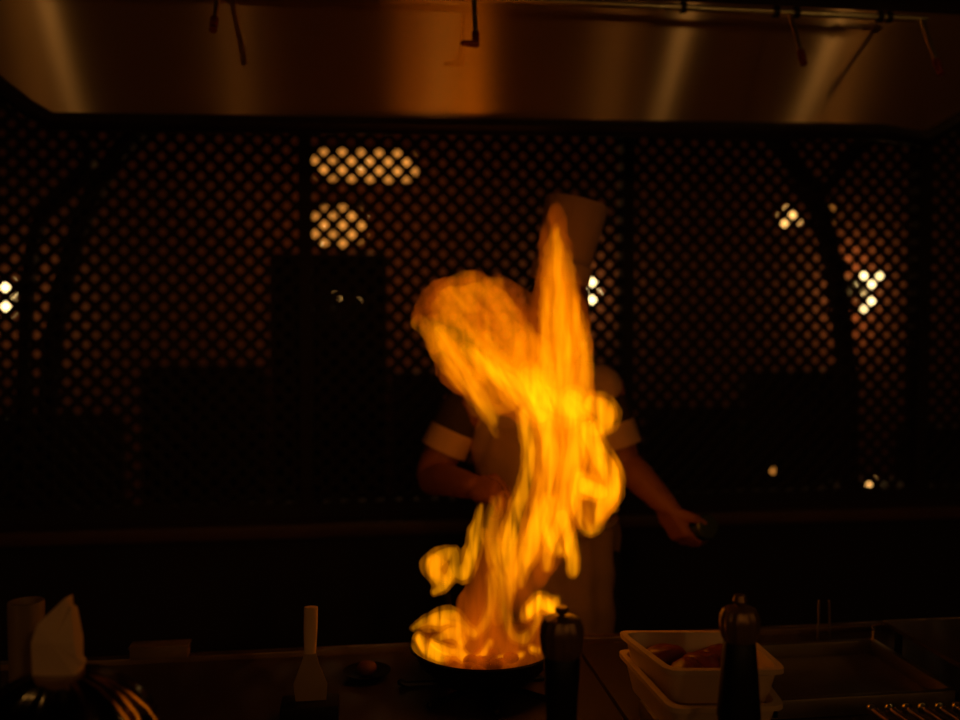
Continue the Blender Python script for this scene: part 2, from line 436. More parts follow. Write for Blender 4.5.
# pipe with nozzles
YP = 2.2
pipe = thing('suppression_pipe', 'steel pipe with drop nozzles running under the top of the hood', 'pipe', (.5, YP, ztop - .03))
brass = mat('pipe_metal', (1.0, .80, .45), .36, 1, .1)
zp = at(860, 16, YP).z
b = B(); tube(b, [(-1.6, YP, zp), (at(921, 20, YP).x + .01, YP, zp)], .0085, 14); obj('pipe', b, brass, pipe)
for px in (683, 776, 796, 880, 889):
    x = at(px, 12, YP).x; b = B(); tube(b, [(x - .006, YP, zp), (x + .006, YP, zp)], .0135, 14, rnd=False); obj('coupling', b, iron, pipe)
for (xa, ya, xb, yb, kind) in ((219, -20, 213, 30, 0), (474, -10, 476, 44, 1), (790, 14, 804, 64, 0), (921, 22, 941, 74, 0)):
    p = Vector((at(xa, ya, YP).x, YP, zp))
    # forward-leaning drop: find the distance at which the nozzle keeps the X of its tee
    best = min((abs(at(xb, yb, YP - .004 * k).x - p.x), YP - .004 * k) for k in range(0, 60))[1]
    q = at(xb, yb, best)
    nz = obj('drop_pipe', (lambda bm: (tube(bm, [p, p.lerp(q, .78)], .0065, 12), bm)[1])(B()), brass, pipe)
    d = (q - p).normalized()
    b = B(); tube(b, [p.lerp(q, .76), p.lerp(q, .9)], .0095, 12, rnd=False); tube(b, [p.lerp(q, .9), q], [.007, .009], 12, rnd=False)
    if kind: tube(b, [q, q + Vector((-.032, -.01, -.002))], [.009, .006], 12)
    obj('nozzle', b, mat('nozzle_red_cap', (.45, .10, .06), .35, .6), nz)

# =====================================================================
# WORKTOP AND THINGS ON IT
# =====================================================================
yb_edge = 1.93
xs = onz(590, 668, ZC).x          # seam left of the trays
ct = thing('worktop', 'dark steel worktop running along the bottom of the picture', 'counter', (.2, 1.3, 0))
b = B(); box(b, (-1.3, .75, ZC - .05), (xs, yb_edge, ZC), .004); box(b, (xs + .006, .75, ZC - .05), (1.7, yb_edge, ZC), .004)
obj('top', b, worktop, ct)
b = B(); box(b, (-1.3, yb_edge - .005, ZC - .05), (1.7, yb_edge + .02, ZC + .012), .004); obj('rim', b, mat('worktop_rim', (.40, .26, .13), .35, .9), ct)
b = B(); box(b, (-1.28, .78, 0), (1.68, yb_edge - .02, ZC - .05)); obj('base', b, iron, ct, smooth=False)

# burner + pan
pc = at(484, 645, 1.74); PR = .138
pz = pc.z
st = thing('gas_burner', 'black iron burner grate under the flaming pan', 'burner', (pc.x, 1.74, ZC))
b = B()
gt = pz - .062
for k in range(8):
    a = k * math.pi / 4
    box_pts = [(pc.x + math.cos(a) * .03, 1.74 + math.sin(a) * .03, gt - .008), (pc.x + math.cos(a) * .15, 1.74 + math.sin(a) * .15, gt - .008), (pc.x + math.cos(a) * .16, 1.74 + math.sin(a) * .16, ZC + .008)]
    tube(b, box_pts, .007, 8)
obj('grate', b, iron, st)
b = B(); lathe(b, (pc.x, 1.74, ZC), [(.06, 0), (.06, .02), (.045, .03), (.0, .032)], 24); obj('burner_head', b, iron, st)
fp = thing('frying_pan', 'round black frying pan full of flames', 'pan', (pc.x, 1.74, pz - .055))
b = B(); lathe(b, (pc.x, 1.74, pz), [(0.001, -.055), (.098, -.055), (.118, -.035), (PR, 0), (PR + .006, .002), (PR + .004, -.004), (PR - .006, -.002)][:5] + [(PR + .003, .005), (PR - .004, .001), (.114, -.033), (.096, -.05), (.001, -.05)], 48)
obj('body', b, mat('pan_iron', (.045, .03, .018), .36, .7, .2), fp)
b = B(); tube(b, [(pc.x - .05, 1.74 + PR * .93, pz - .008), (pc.x - .05, 1.74 + PR + .08, pz + .02), (pc.x - .05, 1.74 + PR + .17, pz + .035)], [.010, .009, .012], 10, 1.4); obj('handle', b, iron, fp)
b = B()
for k in range(16):
    a = random.random() * 6.28; r = random.random() * .085
    ball(b, (pc.x + math.cos(a) * r, 1.74 + math.sin(a) * r, pz - .040 + random.random() * .01), .012 + .006 * random.random(), (1, 1, .7))
fd = obj('food', b, mat('searing_food', (.25, .08, .03), .5, 0, .3), None); fd['kind'] = 'stuff'
tag(fd, 'chopped food searing in the flaming pan', 'food')

# pepper mills
cap_m = mat('mill_cap', (.22, .13, .06), .3, .6, .2); mill_m = mat('mill_black', (.006, .005, .004), .45, spec=.25)
def mill(px, ytop, ycap0, ycap1, wcap, wbody, Y, lbl, wm):
    c = at(px, ytop, Y); k = lambda p: p * Y / F
    t = thing('pepper_mill', lbl, 'pepper mill', (c.x, Y, ZC), 'pepper mills')
    zt_ = c.z - ZC; z1 = at(px, ycap0, Y).z - ZC; z2 = at(px, ycap1, Y).z - ZC
    rb = k(wbody) / 2; rc = k(wcap) / 2
    b = B(); lathe(b, (c.x, Y, ZC), [(rb * 1.25, 0), (rb * 1.3, .01), (rb * 1.15, .03), (rb * .95, .09), (rb * wm, z2 * .55), (rb * (1 + wm) / 2, z2 * .8), (rb, z2 - .004), (rb * .9, z2)], 36)
    obj('body', b, mill_m, t)
    b = B(); H = z1 - z2
    lathe(b, (c.x, Y, ZC + z2 + .001), [(rb * .98, 0), (rc * .92, H * .15), (rc, H * .5), (rc * .97, H * .72), (rc * .80, H * .92), (rc * .45, H), (.003, H * 1.01)], 72, .035, 12)
    cp = obj('cap', b, cap_m, t)
    b = B(); lathe(b, (c.x, Y, ZC + z2 + H * .98), [(.003, 0), (.004, .003), (k(12) / 2, .006), (k(15) / 2, .010), (k(11) / 2, zt_ - z2 - H * .98), (.001, zt_ - z2 - H * .98 + .001)], 24)
    obj('knob', b, cap_m, cp)
mill(562, 607, 616, 656, 46, 38, 1.22, 'pepper mill with fluted cap in front of the frying pan, left of the pair', .82)
mill(740, 595, 607, 641, 42, 34, 1.24, 'pepper mill with fluted cap in front of the white trays, right of the pair', 1.35)

# white trays
def tray(corners, z, h, lbl, th=.008, inset=.014):
    P = [onz(x, y, z) for x, y in corners]      # back-left, back-right, front-right, front-left on the rim plane
    c = sum(P, Vector()) / 4
    t = thing('serving_tray', lbl, 'tray', (c.x, c.y, z - h), 'stacked trays')
    bm = B()
    def loop(off, zz):
        out = []
        n = 4
        for i in range(4):
            p = P[i]; pa = P[i - 1]; pb = P[(i + 1) % 4]
            da = (p - pa).normalized(); db = (pb - p).normalized()
            m = (db - da).normalized()
            r = .022
            p0 = p - da * r; p1 = p + db * r
            for s in range(5):
                u = s / 4; q = (1 - u) ** 2 * p0 + 2 * u * (1 - u) * p + u * u * p1
                inw = (c - q); inw.z = 0
                q = q + m * off * 1.3
                out.append(bm.verts.new((q.x, q.y, zz)))
        return out
    loops = [loop(inset + .004, z - h), loop(.006, z - .012), loop(-.004, z - .008), loop(-.004, z), loop(th, z), loop(inset + .012, z - h + .008)]
    n = len(loops[0])
    for A, Bq in zip(loops, loops[1:]):
        for i in range(n): bm.faces.new((A[i], A[(i + 1) % n], Bq[(i + 1) % n], Bq[i]))
    bm.faces.new(loops[0]); bm.faces.new(loops[-1])
    obj('dish', bm, cream, t)
    return P, c
TZ = 1.0
P1, tc_ = tray([(619, 631), (742, 631), (785, 669), (669, 670)], TZ, .062, 'upper cream tray of meat on the stack behind the right mill')
P2, _ = tray([(619, 650), (742, 650), (783, 705), (672, 708)], TZ - .045, .062, 'lower cream tray carrying the tray of meat')
# rest of the stack base: upturned steel stand below
zb2 = TZ - .045 - .062
c2 = sum(P2, Vector()) / 4
b = B(); box(b, (c2.x - .09, c2.y - .07, ZC), (c2.x + .09, c2.y + .07, zb2), .008)
tag(obj('tray_stand', b, dullsteel), 'low steel stand under the two cream trays', 'stand')
meat = mat('raw_meat', (.20, .035, .02), .4, 0, .5, 40, bump=.5)
lb = ['dark red piece of meat at the back left of the upper tray', 'dark red piece of meat at the front left of the upper tray', 'dark red piece of meat in the middle of the upper tray',
      'dark red piece of meat at the back right of the upper tray', 'dark red piece of meat at the front right of the upper tray']
for i, (u, v) in enumerate(((.27, .3), (.3, .68), (.5, .5), (.72, .3), (.75, .68))):
    p = (P1[0] * (1 - u) + P1[1] * u) * (1 - v) + (P1[3] * (1 - u) + P1[2] * u) * v
    b = B(); ball(b, (p.x, p.y, TZ - .028), .040, (1.0, .75, .55), Matrix.Rotation(i * 1.1, 3, 'Z'))
    for q in b.verts:
        q.co += Vector((0, 0, 1)) * .006 * noise.noise(q.co * 60)
    tag(obj('meat_piece', b, meat), lb[i], 'meat', 'meat in the tray')

# sunken steel pan and grate at right
def pz_on(px, py, z=ZC): return onz(px, py, z)
t = thing('steel_pan', 'long shallow steel pan at the right end of the worktop', 'pan', (pz_on(840, 660).x, 1.65, ZC))
A = pz_on(800, 641, ZC + .035); D = pz_on(868, 634, ZC + .035)
x0, x9, y0, y9 = P1[1].x + .03, D.x, 1.5, A.y
b = B()
for lo, hi in (((x0, y9 - .015, ZC + .001), (x9, y9, ZC + .035)), ((x0, y0, ZC + .001), (x9, y0 + .015, ZC + .035)), ((x0, y0, ZC + .001), (x0 + .015, y9, ZC + .035)), ((x9 - .015, y0, ZC + .001), (x9, y9, ZC + .035))):
    box(b, lo, hi, .004)
box(b, (x0, y0, ZC + .001), (x9, y9, ZC + .006), .002)
obj('body', b, dullsteel, t)
b = B(); tube(b, [(x9 - .006, y9 - .008, ZC + .03), (x9 - .006, y9 - .008, ZC + .058)], .0045, 10); obj('handle', b, chrome, t)
q = onz(884, 621, ZC + .07); r_ = onz(884, 690, ZC + .07)
t = thing('raised_shelf', 'low dark steel shelf at the right edge beyond the pan', 'shelf', (q.x, q.y, ZC))
b = B(); box(b, (q.x, r_.y, ZC + .06), (q.x + .5, q.y, ZC + .07), .003); obj('top', b, worktop, t)
b = B(); tube(b, [(q.x, q.y, ZC + .068), (q.x + .5, q.y, ZC + .068)], .004, 8); obj('edge', b, dullsteel, t); b = B(); tube(b, [(q.x, r_.y, ZC + .068), (q.x + .5, r_.y, ZC + .068)], .004, 8); obj('edge', b, dullsteel, t)
for u in (.02, .48):
    for yy in (r_.y + .02, q.y - .02): b = B(); tube(b, [(q.x + u, yy, ZC + .002), (q.x + u, yy, ZC + .06)], .008, 8, rnd=False); obj('leg', b, iron, t)
# grate with a row of round bar ends
t = thing('grill_grate', 'steel grill grate with a row of rounded bar ends at bottom right', 'grate', (onz(900, 708, ZC + .05).x, 1.4, ZC))
for i, px in enumerate((872, 890, 907, 923, 940, 957)):
    p = onz(px, 709 - i * .4, ZC + .05)
    b = B(); tube(b, [(p.x, p.y, p.z), (p.x, p.y - .25, p.z)], .006, 10); ball(b, p, .0095); obj('bar', b, chrome, t)
p = onz(872, 709, ZC + .05)
b = B(); tube(b, [(p.x - .03, p.y - .04, p.z - .012), (p.x + .35, p.y - .04, p.z - .012)], .005, 8); tube(b, [(p.x - .03, p.y - .2, p.z - .012), (p.x + .35, p.y - .2, p.z - .012)], .005, 8)
for dx in (-.025, .34):
    for dy in (-.04, -.2): tube(b, [(p.x + dx, p.y + dy, p.z - .012), (p.x + dx, p.y + dy, ZC + .008)], .005, 8)
obj('frame', b, dullsteel, t)
# tongs standing upright
b = B()
for px in (819, 829): 
    q = at(px, 601, 1.8); tube(b, [(q.x, 1.8, q.z), (q.x + (.004 if px == 829 else -.002), 1.8, ZC + .01)], .003, 8)
tag(obj('tongs', b, dullsteel), 'thin steel tongs standing upright behind the steel pan', 'tongs')

# ---- left side things ----
# scraper standing in a slot block
YS = 1.62
k = YS / F
t = thing('scraper', 'upright scraper with pale handle and flared blade', 'scraper', at(310, 700, YS))
b = B(); h0, h1 = at(311, 607, YS), at(310, 653, YS)
tube(b, [h0, h0.lerp(h1, .5), h1], [7.0 * k, 7.0 * k, 6.0 * k], 14, .7, rnd=False); bmesh.ops.bevel(b, geom=[e for e in b.edges if len(e.link_faces) == 2 and e.calc_face_angle(0) > 1], offset=.002, segments=2, affect='EDGES')
obj('handle', b, mat('pale_handle', (.80, .52, .28), .5), t)
b = B(); v = [(lambda q: (q.x, q.z))(at(x, y, YS)) for x, y in ((304.5, 653), (316, 653), (319, 664), (327.5, 684), (326, 704), (296, 704), (293.5, 684), (301, 664))]
prism(b, v, YS - .002, YS + .002); obj('blade', b, mat('scraper_blade', (.42, .28, .16), .45, .35), t, smooth=False)
b = B(); q = at(310, 702, YS); box(b, (q.x - .05, YS - .03, ZC), (q.x + .05, YS + .03, q.z + .003), .004)
tag(obj('tool_block', b, blackwood), 'low black block holding the scraper upright', 'block')
# small dish with a lump of food
q = onz(367, 677, ZC)
t = thing('small_dish', 'small dark dish between the scraper and the pan', 'dish', (q.x, q.y, ZC))
b = B(); lathe(b, q, [(.02, 0), (.045, .012), (.047, .014), (.02, .004), (.001, .004)], 32); obj('dish', b, iron, t)
b = B(); ball(b, (q.x, q.y, q.z + .018), .018, (1.1, 1, .8)); tag(obj('food_lump', b, mat('browned_food', (.18, .06, .025), .6, 0, .4), None), 'small browned lump of food on the dark dish', 'food')
# clear plastic box
YX = 1.925
a = at(131, 661, YX); c = at(189, 645, YX)
t = thing('storage_box', 'small pale plastic box on the back rim of the worktop', 'box', ((a.x + c.x) / 2, YX, ZC))
b = B(); box(b, (a.x, YX - .015, ZC + .013), (c.x, YX + .022, c.z), .004); obj('body', b, mat('cloudy_plastic', (.24, .16, .08), .3), t)
b = B(); box(b, (a.x - .002, YX - .017, c.z), (c.x + .002, YX + .024, c.z + .005), .002); obj('lid', b, mat('cloudy_plastic', (.24, .16, .08), .3), t)
# cream cylinder
YQ = 1.42; k = YQ / F
c = at(26, 601, YQ); R0 = 16.5 * k
b = B(); lathe(b, (c.x, YQ, ZC), [(R0 * .95, 0), (R0, c.z - ZC - .003), (R0 * .96, c.z - ZC), (R0 * .78, c.z - ZC), (R0 * .75, c.z - ZC - .003), (R0 * .75, .01), (.001, .008)], 40)
tag(obj('canister', b, mat('canister_cream', (.26, .17, .09), .5)), 'tall open cream canister at the left edge behind the folded paper', 'canister')
# steel dome with paper stuck in it
YD = 1.25; k = YD / F
c = at(60, 672, YD)
t = thing('steel_pot', 'steel pot with polished domed lid at the bottom left, holding the folded paper', 'pot', (c.x, YD, ZC))
hl = .075; zd = c.z - hl
b = B(); lathe(b, (c.x, YD, ZC), [(80 * k, .001), (84 * k, .006), (84 * k, zd - ZC - .002), (.001, zd - ZC - .002)], 56); obj('body', b, dullsteel, t)
b = B(); lathe(b, (c.x, YD, zd), [(88 * k, -.006), (89 * k, 0), (80 * k, hl * .32), (64 * k, hl * .62), (46 * k, hl * .84), (30 * k, hl * .96), (22 * k, hl), (18 * k, hl * .98), (.001, hl * .96)], 144, .035, 12)
obj('lid', b, mat('dome_steel', (.27, .20, .11), .16, 1, .1), t)
b = B()
prof = [(34, 674), (34, 640), (40, 622), (66, 597), (69, 605), (73, 607), (77, 640), (79, 655), (83, 663), (79, 666), (78, 674)]
F1 = [at(x, y, YD) for x, y in prof]
n = len(F1)
va = [b.verts.new(p + Vector((0, -.006 - .012 * math.sin(i * 1.3) * .5, 0))) for i, p in enumerate(F1)]
vb = [b.verts.new(p + Vector((0.003, .012 + .006 * math.cos(i * 2.1), -.002))) for i, p in enumerate(F1)]
mid = b.verts.new(at(57, 638, YD) + Vector((0, -.022, 0))); mid2 = b.verts.new(at(57, 638, YD) + Vector((0, .02, 0)))
for i in range(n):
    j = (i + 1) % n
    b.faces.new((va[i], va[j], mid)); b.faces.new((vb[j], vb[i], mid2)); b.faces.new((va[i], vb[i], vb[j], va[j]))
tag(obj('folded_paper', b, paper, smooth=False), 'folded white paper with torn pointed top standing on the domed pot lid', 'paper')
# dark bottle at the extreme left
b = B(); c = at(0, 585, 1.3); lathe(b, (c.x - .01, 1.3, ZC), [(.018, 0), (.018, .16), (.008, .2), (.008, c.z - ZC)], 24)
tag(obj('sauce_bottle', b, mill_m), 'dark slim bottle cut off by the left picture edge', 'bottle')

# =====================================================================
# THE CHEF
# =====================================================================
YC = 2.33
chef = thing('person', 'chef in tall hat, dark sleeves and cream apron standing behind the flames, one arm out', 'person', (at(548, 560, YC).x, YC, 0))
def J(x, y, Y=YC): return at(x, y, Y)
hip = J(548, 560); S_r = J(462, 410, YC + .02); S_l = J(602, 392, YC)
E_r = J(432, 476, YC + .02); W_r = J(474, 487, YC - .17); E_l = J(624, 462, YC - .02); W_l = J(666, 505, YC - .14)
b = B()
tube(b, *smooth_path([hip, J(542, 500), J(533, 440), J(532, 405)], [.145, .14, .155, .12], 4), n=20, flat=.72)
tube(b, [S_r, J(500, 398), J(532, 396), J(570, 394), S_l], [.062, .078, .085, .078, .062], 16, .9)
neck, headc = J(541, 378, YC - .01), J(557, 318, YC - .05)
tube(b, [neck, J(545, 362, YC - .02), J(552, 340, YC - .035)], [.06, .056, .055], 14)
# head
R = Matrix.Rotation(math.radians(10), 3, 'Y')
def hp(x, y, z): return headc + R @ Vector((x, y, z))
ball(b, hp(0, .012, .03), .09, (.86, 1.05, 1.0), R)
ball(b, hp(0, -.012, -.045), .066, (.88, 1.0, 1.05), R)
ball(b, hp(0, -.045, -.09), .026, (1.1, .9, .8), R)                      # chin
tube(b, [hp(0, -.085, .015), hp(0, -.108, -.022)], [.008, .014], 8)    # nose
tube(b, [hp(-.014, -.096, -.028), hp(.014, -.096, -.028)], .009, 8)
for s in (-1, 1):
    ball(b, hp(s * .082, .01, -.01), .03, (.3, .6, 1.05), R)             # ears
    tube(b, [hp(s * .012, -.088, .024), hp(s * .045, -.074, .024)], .008, 8)   # brow
    ball(b, hp(s * .042, -.058, -.03), .022, (1, .8, .9), R)             # cheek
tube(b, [hp(-.02, -.088, -.056), hp(0, -.094, -.054), hp(.02, -.088, -.056)], .0065, 8)
tube(b, [hp(-.017, -.084, -.068), hp(0, -.09, -.069), hp(.017, -.084, -.068)], .0065, 8)
# arms
tube(b, *smooth_path([S_r, S_r.lerp(E_r, .5), E_r, E_r.lerp(W_r, .35), W_r], [.056, .05, .043, .042, .029], 4), n=14)
tube(b, *smooth_path([S_l, S_l.lerp(E_l, .5), E_l, E_l.lerp(W_l, .35), W_l], [.056, .05, .043, .042, .029], 4), n=14)
# hands: palm plus five separate bent fingers
def hand(bm, wrist, fwd, up, side, curl, scale=1.0, thumb=1):
    """fwd: wrist -> knuckles, up: back of the hand, side: across the knuckles towards the thumb"""
    f, u, s = fwd.normalized(), up.normalized(), side.normalized()
    pc_ = [wrist, wrist + f * .03 * scale, wrist + f * .075 * scale]
    for q in (-1, 0, 1): tube(bm, [p + s * q * .022 * scale * (0.55 if i == 0 else 1) for i, p in enumerate(pc_)], [.02 * scale, .019 * scale, .014 * scale], 10)
    lens = [.038, .044, .041, .032]
    for i in range(4):
        base = wrist + f * (.080 - abs(i - 1.3) * .004) * scale + s * (.030 - i * .020) * scale
        ang = 0; p = base; pts = [base - f * .02 * scale, base]
        for j, l in enumerate((lens[i], lens[i] * .65, lens[i] * .5)):
            ang += curl * (.75 if j == 0 else 1.0)
            p = p + (f * math.cos(ang) - u * math.sin(ang)) * l * scale; pts.append(p)
        tube(bm, pts, [.0095 * scale, .0095 * scale, .0088 * scale, .008 * scale, .007 * scale], 10)
    tb_ = wrist + f * .025 * scale + s * .026 * scale
    t1 = tb_ + (f * .6 + s * .7 - u * .35).normalized() * .04 * scale
    t2 = t1 + (f * .8 + s * .1 - u * .7).normalized() * .032 * scale
    t3 = t2 + (f * .6 - s * .3 - u * .7).normalized() * .024 * scale
    tube(bm, [tb_, t1, t2, t3], [.014 * scale, .0125 * scale, .0105 * scale, .009 * scale], 10)
hand(b, W_r, J(494, 492, YC - .24) - W_r, Vector((-.1, -.5, .8)), Vector((.4, -.8, -.3)).cross(Vector((0, 0, 1))) * 0 + Vector((.2, .7, .45)), 1.0)
hand(b, W_l, Vector((.38, -.25, -.86)), Vector((-.80, -.45, -.22)), Vector((.25, -.88, .36)), .9, 1.05)
# legs
for s in (-1, 1):
    hx = hip.x + s * .09
    tube(b, [(hx, YC, hip.z - .03), (hx + s * .02, YC - .01, .5), (hx + s * .03, YC + .02, .1)], [.088, .058, .042], 14)
    tube(b, [(hx + s * .03, YC + .04, .045), (hx + s * .04, YC - .14, .03)], [.04, .028], 12)
b = voxel(b, .0055, 2)
obj('body', b, skin, chef)
# eyes and hair
for s in (-1, 1):
    g = B(); ball(g, hp(s * .029, -.079, .008), .011); obj('eye', g, mat('eye_white', (.5, .45, .4), .2), chef)
g = B(); ball(g, hp(0, .026, .03), .0925, (.9, 1.02, 1.0), R)
for v in list(g.verts):
    l = R.transposed() @ (v.co - headc)
    if l.y < -.02 and l.z < .055 or l.z < -.055: g.verts.remove(v)
obj('hair', g, hair, chef)
# hat: tall straight paper toque leaning to the right
hb, ht = J(560, 278, YC - .04), J(577, 202, YC - .04)
ax = (ht - hb); H = ax.length; q = Vector((0, 0, 1)).rotation_difference(ax.normalized()).to_matrix()
hat = obj('chef_hat', (lambda g: (lathe(g, hb, [(.072, -.005), (.068, 0), (.069, H * .25), (.074, H * .6), (.080, H * .97), (.078, H), (.03, H * .985), (.001, H * .98)], 60, .012, 20, q), g)[1])(B()), mat('hat_paper', (.50, .31, .19), .9, 0, .05), chef)
g = B(); lathe(g, hb, [(.073, -.012), (.076, -.01), (.0765, .035), (.073, .037)], 48, 0, 12, q); obj('hat_band', g, mat('hat_paper_band', (.55, .35, .22), .9, 0, .05), hat)
# jacket: cream body, dark sleeves with cream cuffs
g = B()
tube(g, *smooth_path([J(547, 575), J(542, 500), J(533, 440), J(532, 408)], [.158, .152, .165, .13], 4), n=24, flat=.76)
tube(g, [J(482, 402, YC + .01), J(532, 400), J(580, 394), J(597, 390, YC)], [.072, .092, .086, .070], 16, .95)
g = voxel(g, .009, 3); obj('jacket', g, cloth, chef)
def sleeve(S, E, f0, f1, r0, r1, m, nm, par=chef):
    g = B(); tube(g, [S.lerp(E, f0 + (f1 - f0) * i / 5) for i in range(6)], [r0 + (r1 - r0) * i / 5 for i in range(6)], 18, 1, rnd=(nm == 'sleeve')); return obj(nm, g, m, par)
sv = sleeve(S_r, E_r, .0, .36, .062, .058, blackcloth, 'sleeve'); sleeve(S_r, E_r, .30, .62, .060, .062, cloth, 'cuff', sv)
sv = sleeve(S_l, E_l, .22, .5, .060, .057, blackcloth, 'sleeve'); sleeve(S_l, E_l, .45, .78, .059, .060, cloth, 'cuff', sv)
# collar
g = B(); lathe(g, neck + Vector((0, 0, -.005)), [(.072, -.03), (.076, 0), (.07, .03), (.064, .032), (.064, -.03)], 32, closed=True); obj('collar', g, cloth, chef)
# apron: wrapped skirt and bib with folds
g = B(); NU, NV = 26, 40
grid = []
for j in range(NV + 1):
    v = j / NV; z = 1.30 - v * .85
    row = []
    wz = .62 if z < 1.10 else .62 - (z - 1.10) * 1.6
    cx = J(534, 430).x + (J(546, 540).x - J(534, 430).x) * min(1, max(0, (1.27 - z) / .25))
    for i in range(NU + 1):
        u = (i / NU - .5) * 2; a = u * wz * 2.1
        rx = .190; ry = .150
        fold = .006 * math.sin(u * 17 + z * 3) * min(1, v * 2) + .003 * math.sin(z * 60 + u * 4)
        row.append(g.verts.new((cx + (rx + fold) * math.sin(a), YC - (ry + fold) * math.cos(a), z)))
    grid.append(row)
for j in range(NV):
    for i in range(NU): g.faces.new((grid[j][i], grid[j][i + 1], grid[j + 1][i + 1], grid[j + 1][i]))
bmesh.ops.solidify(g, geom=list(g.faces), thickness=.003)
ap = obj('apron', g, mat('apron_cloth', (.66, .44, .24), .9, 0, .12, 18, bump=.4), chef)
g = B(); P = []
for i in range(33):
    a = -2.6 + 5.2 * i / 32; P.append((J(545, 545).x + .183 * math.sin(a), YC - .158 * math.cos(a), 1.03 + .02 * math.sin(a)))
tube(g, P, .008, 8); obj('apron_tie', g, mat('apron_cloth_tie', (.34, .22, .12), .9), ap)
# trousers and shoes
g = B()
for s in (-1, 1):
    hx = hip.x + s * .09; tube(g, [(hx, YC, hip.z), (hx + s * .02, YC - .01, .5), (hx + s * .03, YC + .02, .09)], [.105, .082, .075], 16)
g = voxel(g, .012, 2); obj('trousers', g, trouser, chef)
for s in (-1, 1):
    hx = hip.x + s * .12; g = B(); tube(g, [(hx, YC + .05, .048), (hx + s * .01, YC - .05, .045), (hx + s * .015, YC - .17, .035)], [.047, .046, .034], 14); obj('shoe', g, trouser, chef)
# dark bottle gripped in the outstretched hand
c = W_l + Vector((.38, -.25, -.86)).normalized() * .066 + Vector((.95, .1, -.1)).normalized() * .045
d = Vector((-.25, .88, -.36)).normalized(); q = Vector((0, 0, 1)).rotation_difference(d).to_matrix()
g = B(); lathe(g, c - d * .06, [(.026, 0), (.031, .005), (.031, .085), (.024, .10), (.010, .12), (.010, .145), (.012, .147), (.012, .155), (.001, .156)], 28, 0, 12, q)
tag(obj('oil_bottle', g, mat('dark_green_glass', (.04, .06, .025), .25)), 'small dark bottle gripped in the chef\'s outstretched hand', 'bottle')

# =====================================================================
# THE FLAME: glowing gas as closed volumes, tongues unioned into bodies
# =====================================================================
YF = 1.80
flame = thing('flame', 'tall orange flame leaping from the pan in front of the chef', 'flame', (pc.x, 1.74, pz))
PXM = YF / F
def fbody(name, strokes, col, target, rtyp, flat=1.0, dy=0.0, amp=.004, vs=.005, s3=(55, 30, 9), lo=.25, hi=1.6, seed=0.0, grow=1.0, par=None, tilt=0.0):
    """strokes [[(x,y,r px)...]...]; target = radiance through a tongue of radius rtyp px"""
    rnd_ = random.Random(seed)
    b = B()
    for si, st_ in enumerate(strokes):
        off = dy + (rnd_.random() - .5) * .03
        pts = []; rr = []
        for (x, y, r) in st_:
            yy = YF + off - max(0, (y - 560)) / 100 * .05
            pts.append(at(x, y, yy)); rr.append(max(.0026, r * PXM * grow))
        P_, R_ = smooth_path(pts, rr, 5)
        tube(b, P_, R_, 12, flat)
    fn = lambda c_: c_ + Vector((noise.noise(c_ * 28 + Vector((seed, 0, 0))), noise.noise(c_ * 28 + Vector((9, seed, 0))) * .6, noise.noise(c_ * 22 + Vector((0, 5, seed))))) * amp + Vector((noise.noise(c_ * 75 + Vector((seed, 3, 1))), 0, noise.noise(c_ * 60 + Vector((2, seed, 8))))) * amp * .45
    b = voxel(b, vs, 2, fn)
    e = target / (2 * rtyp * grow * PXM * flat)
    o = obj(name, b, fire_mat(name + '_gas', col, e, s3, lo, hi, seed, tilt, 5 if name == 'outer_flame' else 0), par or flame)
    return o

RED = (1, .14, .001); ORG = (1, .262, .0); HOT = (1, .345, .002)
TL = math.radians(30)
# dim red-brown envelope
fbody('outer_flame', [
    [(556, 212, 10), (556, 245, 18), (558, 290, 25), (564, 340, 31), (562, 390, 36)],
    [(416, 320, 9), (428, 308, 16), (445, 298, 22)], [(445, 300, 24), (478, 305, 32), (512, 330, 34), (545, 370, 38)],
    [(438, 283, 6), (446, 292, 10)], [(500, 278, 9), (512, 288, 10), (522, 300, 12)], [(470, 276, 9), (480, 285, 14)],
    [(430, 330, 10), (455, 365, 22), (486, 386, 22), (520, 405, 22)],
    [(555, 380, 36), (564, 440, 34), (558, 500, 32), (538, 550, 26), (515, 590, 22)],
    [(595, 405, 14), (608, 415, 13)], [(595, 470, 26), (600, 495, 24), (590, 518, 16)],
    [(505, 500, 10), (492, 560, 16), (485, 610, 30), (480, 645, 42)],
    [(530, 650, 24), (535, 620, 18)], [(436, 566, 13), (442, 578, 9)],
    [(425, 640, 12), (440, 625, 14), (470, 645, 20)]],
    RED, .44, 32, .8, 0, .009, .007, (40, 25, 12), .35, 1.5, 1.3)
fbody('inner_flame', [
    [(552, 228, 3), (556, 245, 10), (559, 270, 16), (560, 300, 21), (566, 340, 27), (568, 385, 28)],
    [(552, 385, 28), (566, 430, 31), (562, 480, 27), (546, 525, 21), (530, 552, 14)],
    [(592, 405, 14), (606, 414, 14), (603, 428, 10)],
    [(585, 462, 16), (600, 485, 22), (602, 502, 18), (592, 520, 13)]],
    ORG, .44, 26, .8, -.01, .008, .006, (60, 30, 8), .15, 1.7, 4.1)
fbody('inner_flame', [
    [(424, 320, 5), (440, 345, 13), (462, 372, 18), (490, 392, 18), (505, 400, 15)],
    [(446, 296, 12), (462, 300, 16), (485, 296, 17), (506, 322, 18), (528, 350, 22), (540, 374, 18)],
    [(452, 330, 18), (480, 355, 22), (512, 372, 24), (535, 388, 20)],
    [(440, 306, 9), (448, 320, 13)], 
    [(484, 400, 12), (493, 420, 8), (496, 434, 5)]],
    ORG, .48, 22, .8, -.012, .010, .006, (45, 28, 14), .2, 1.6, 8.3, tilt=TL)
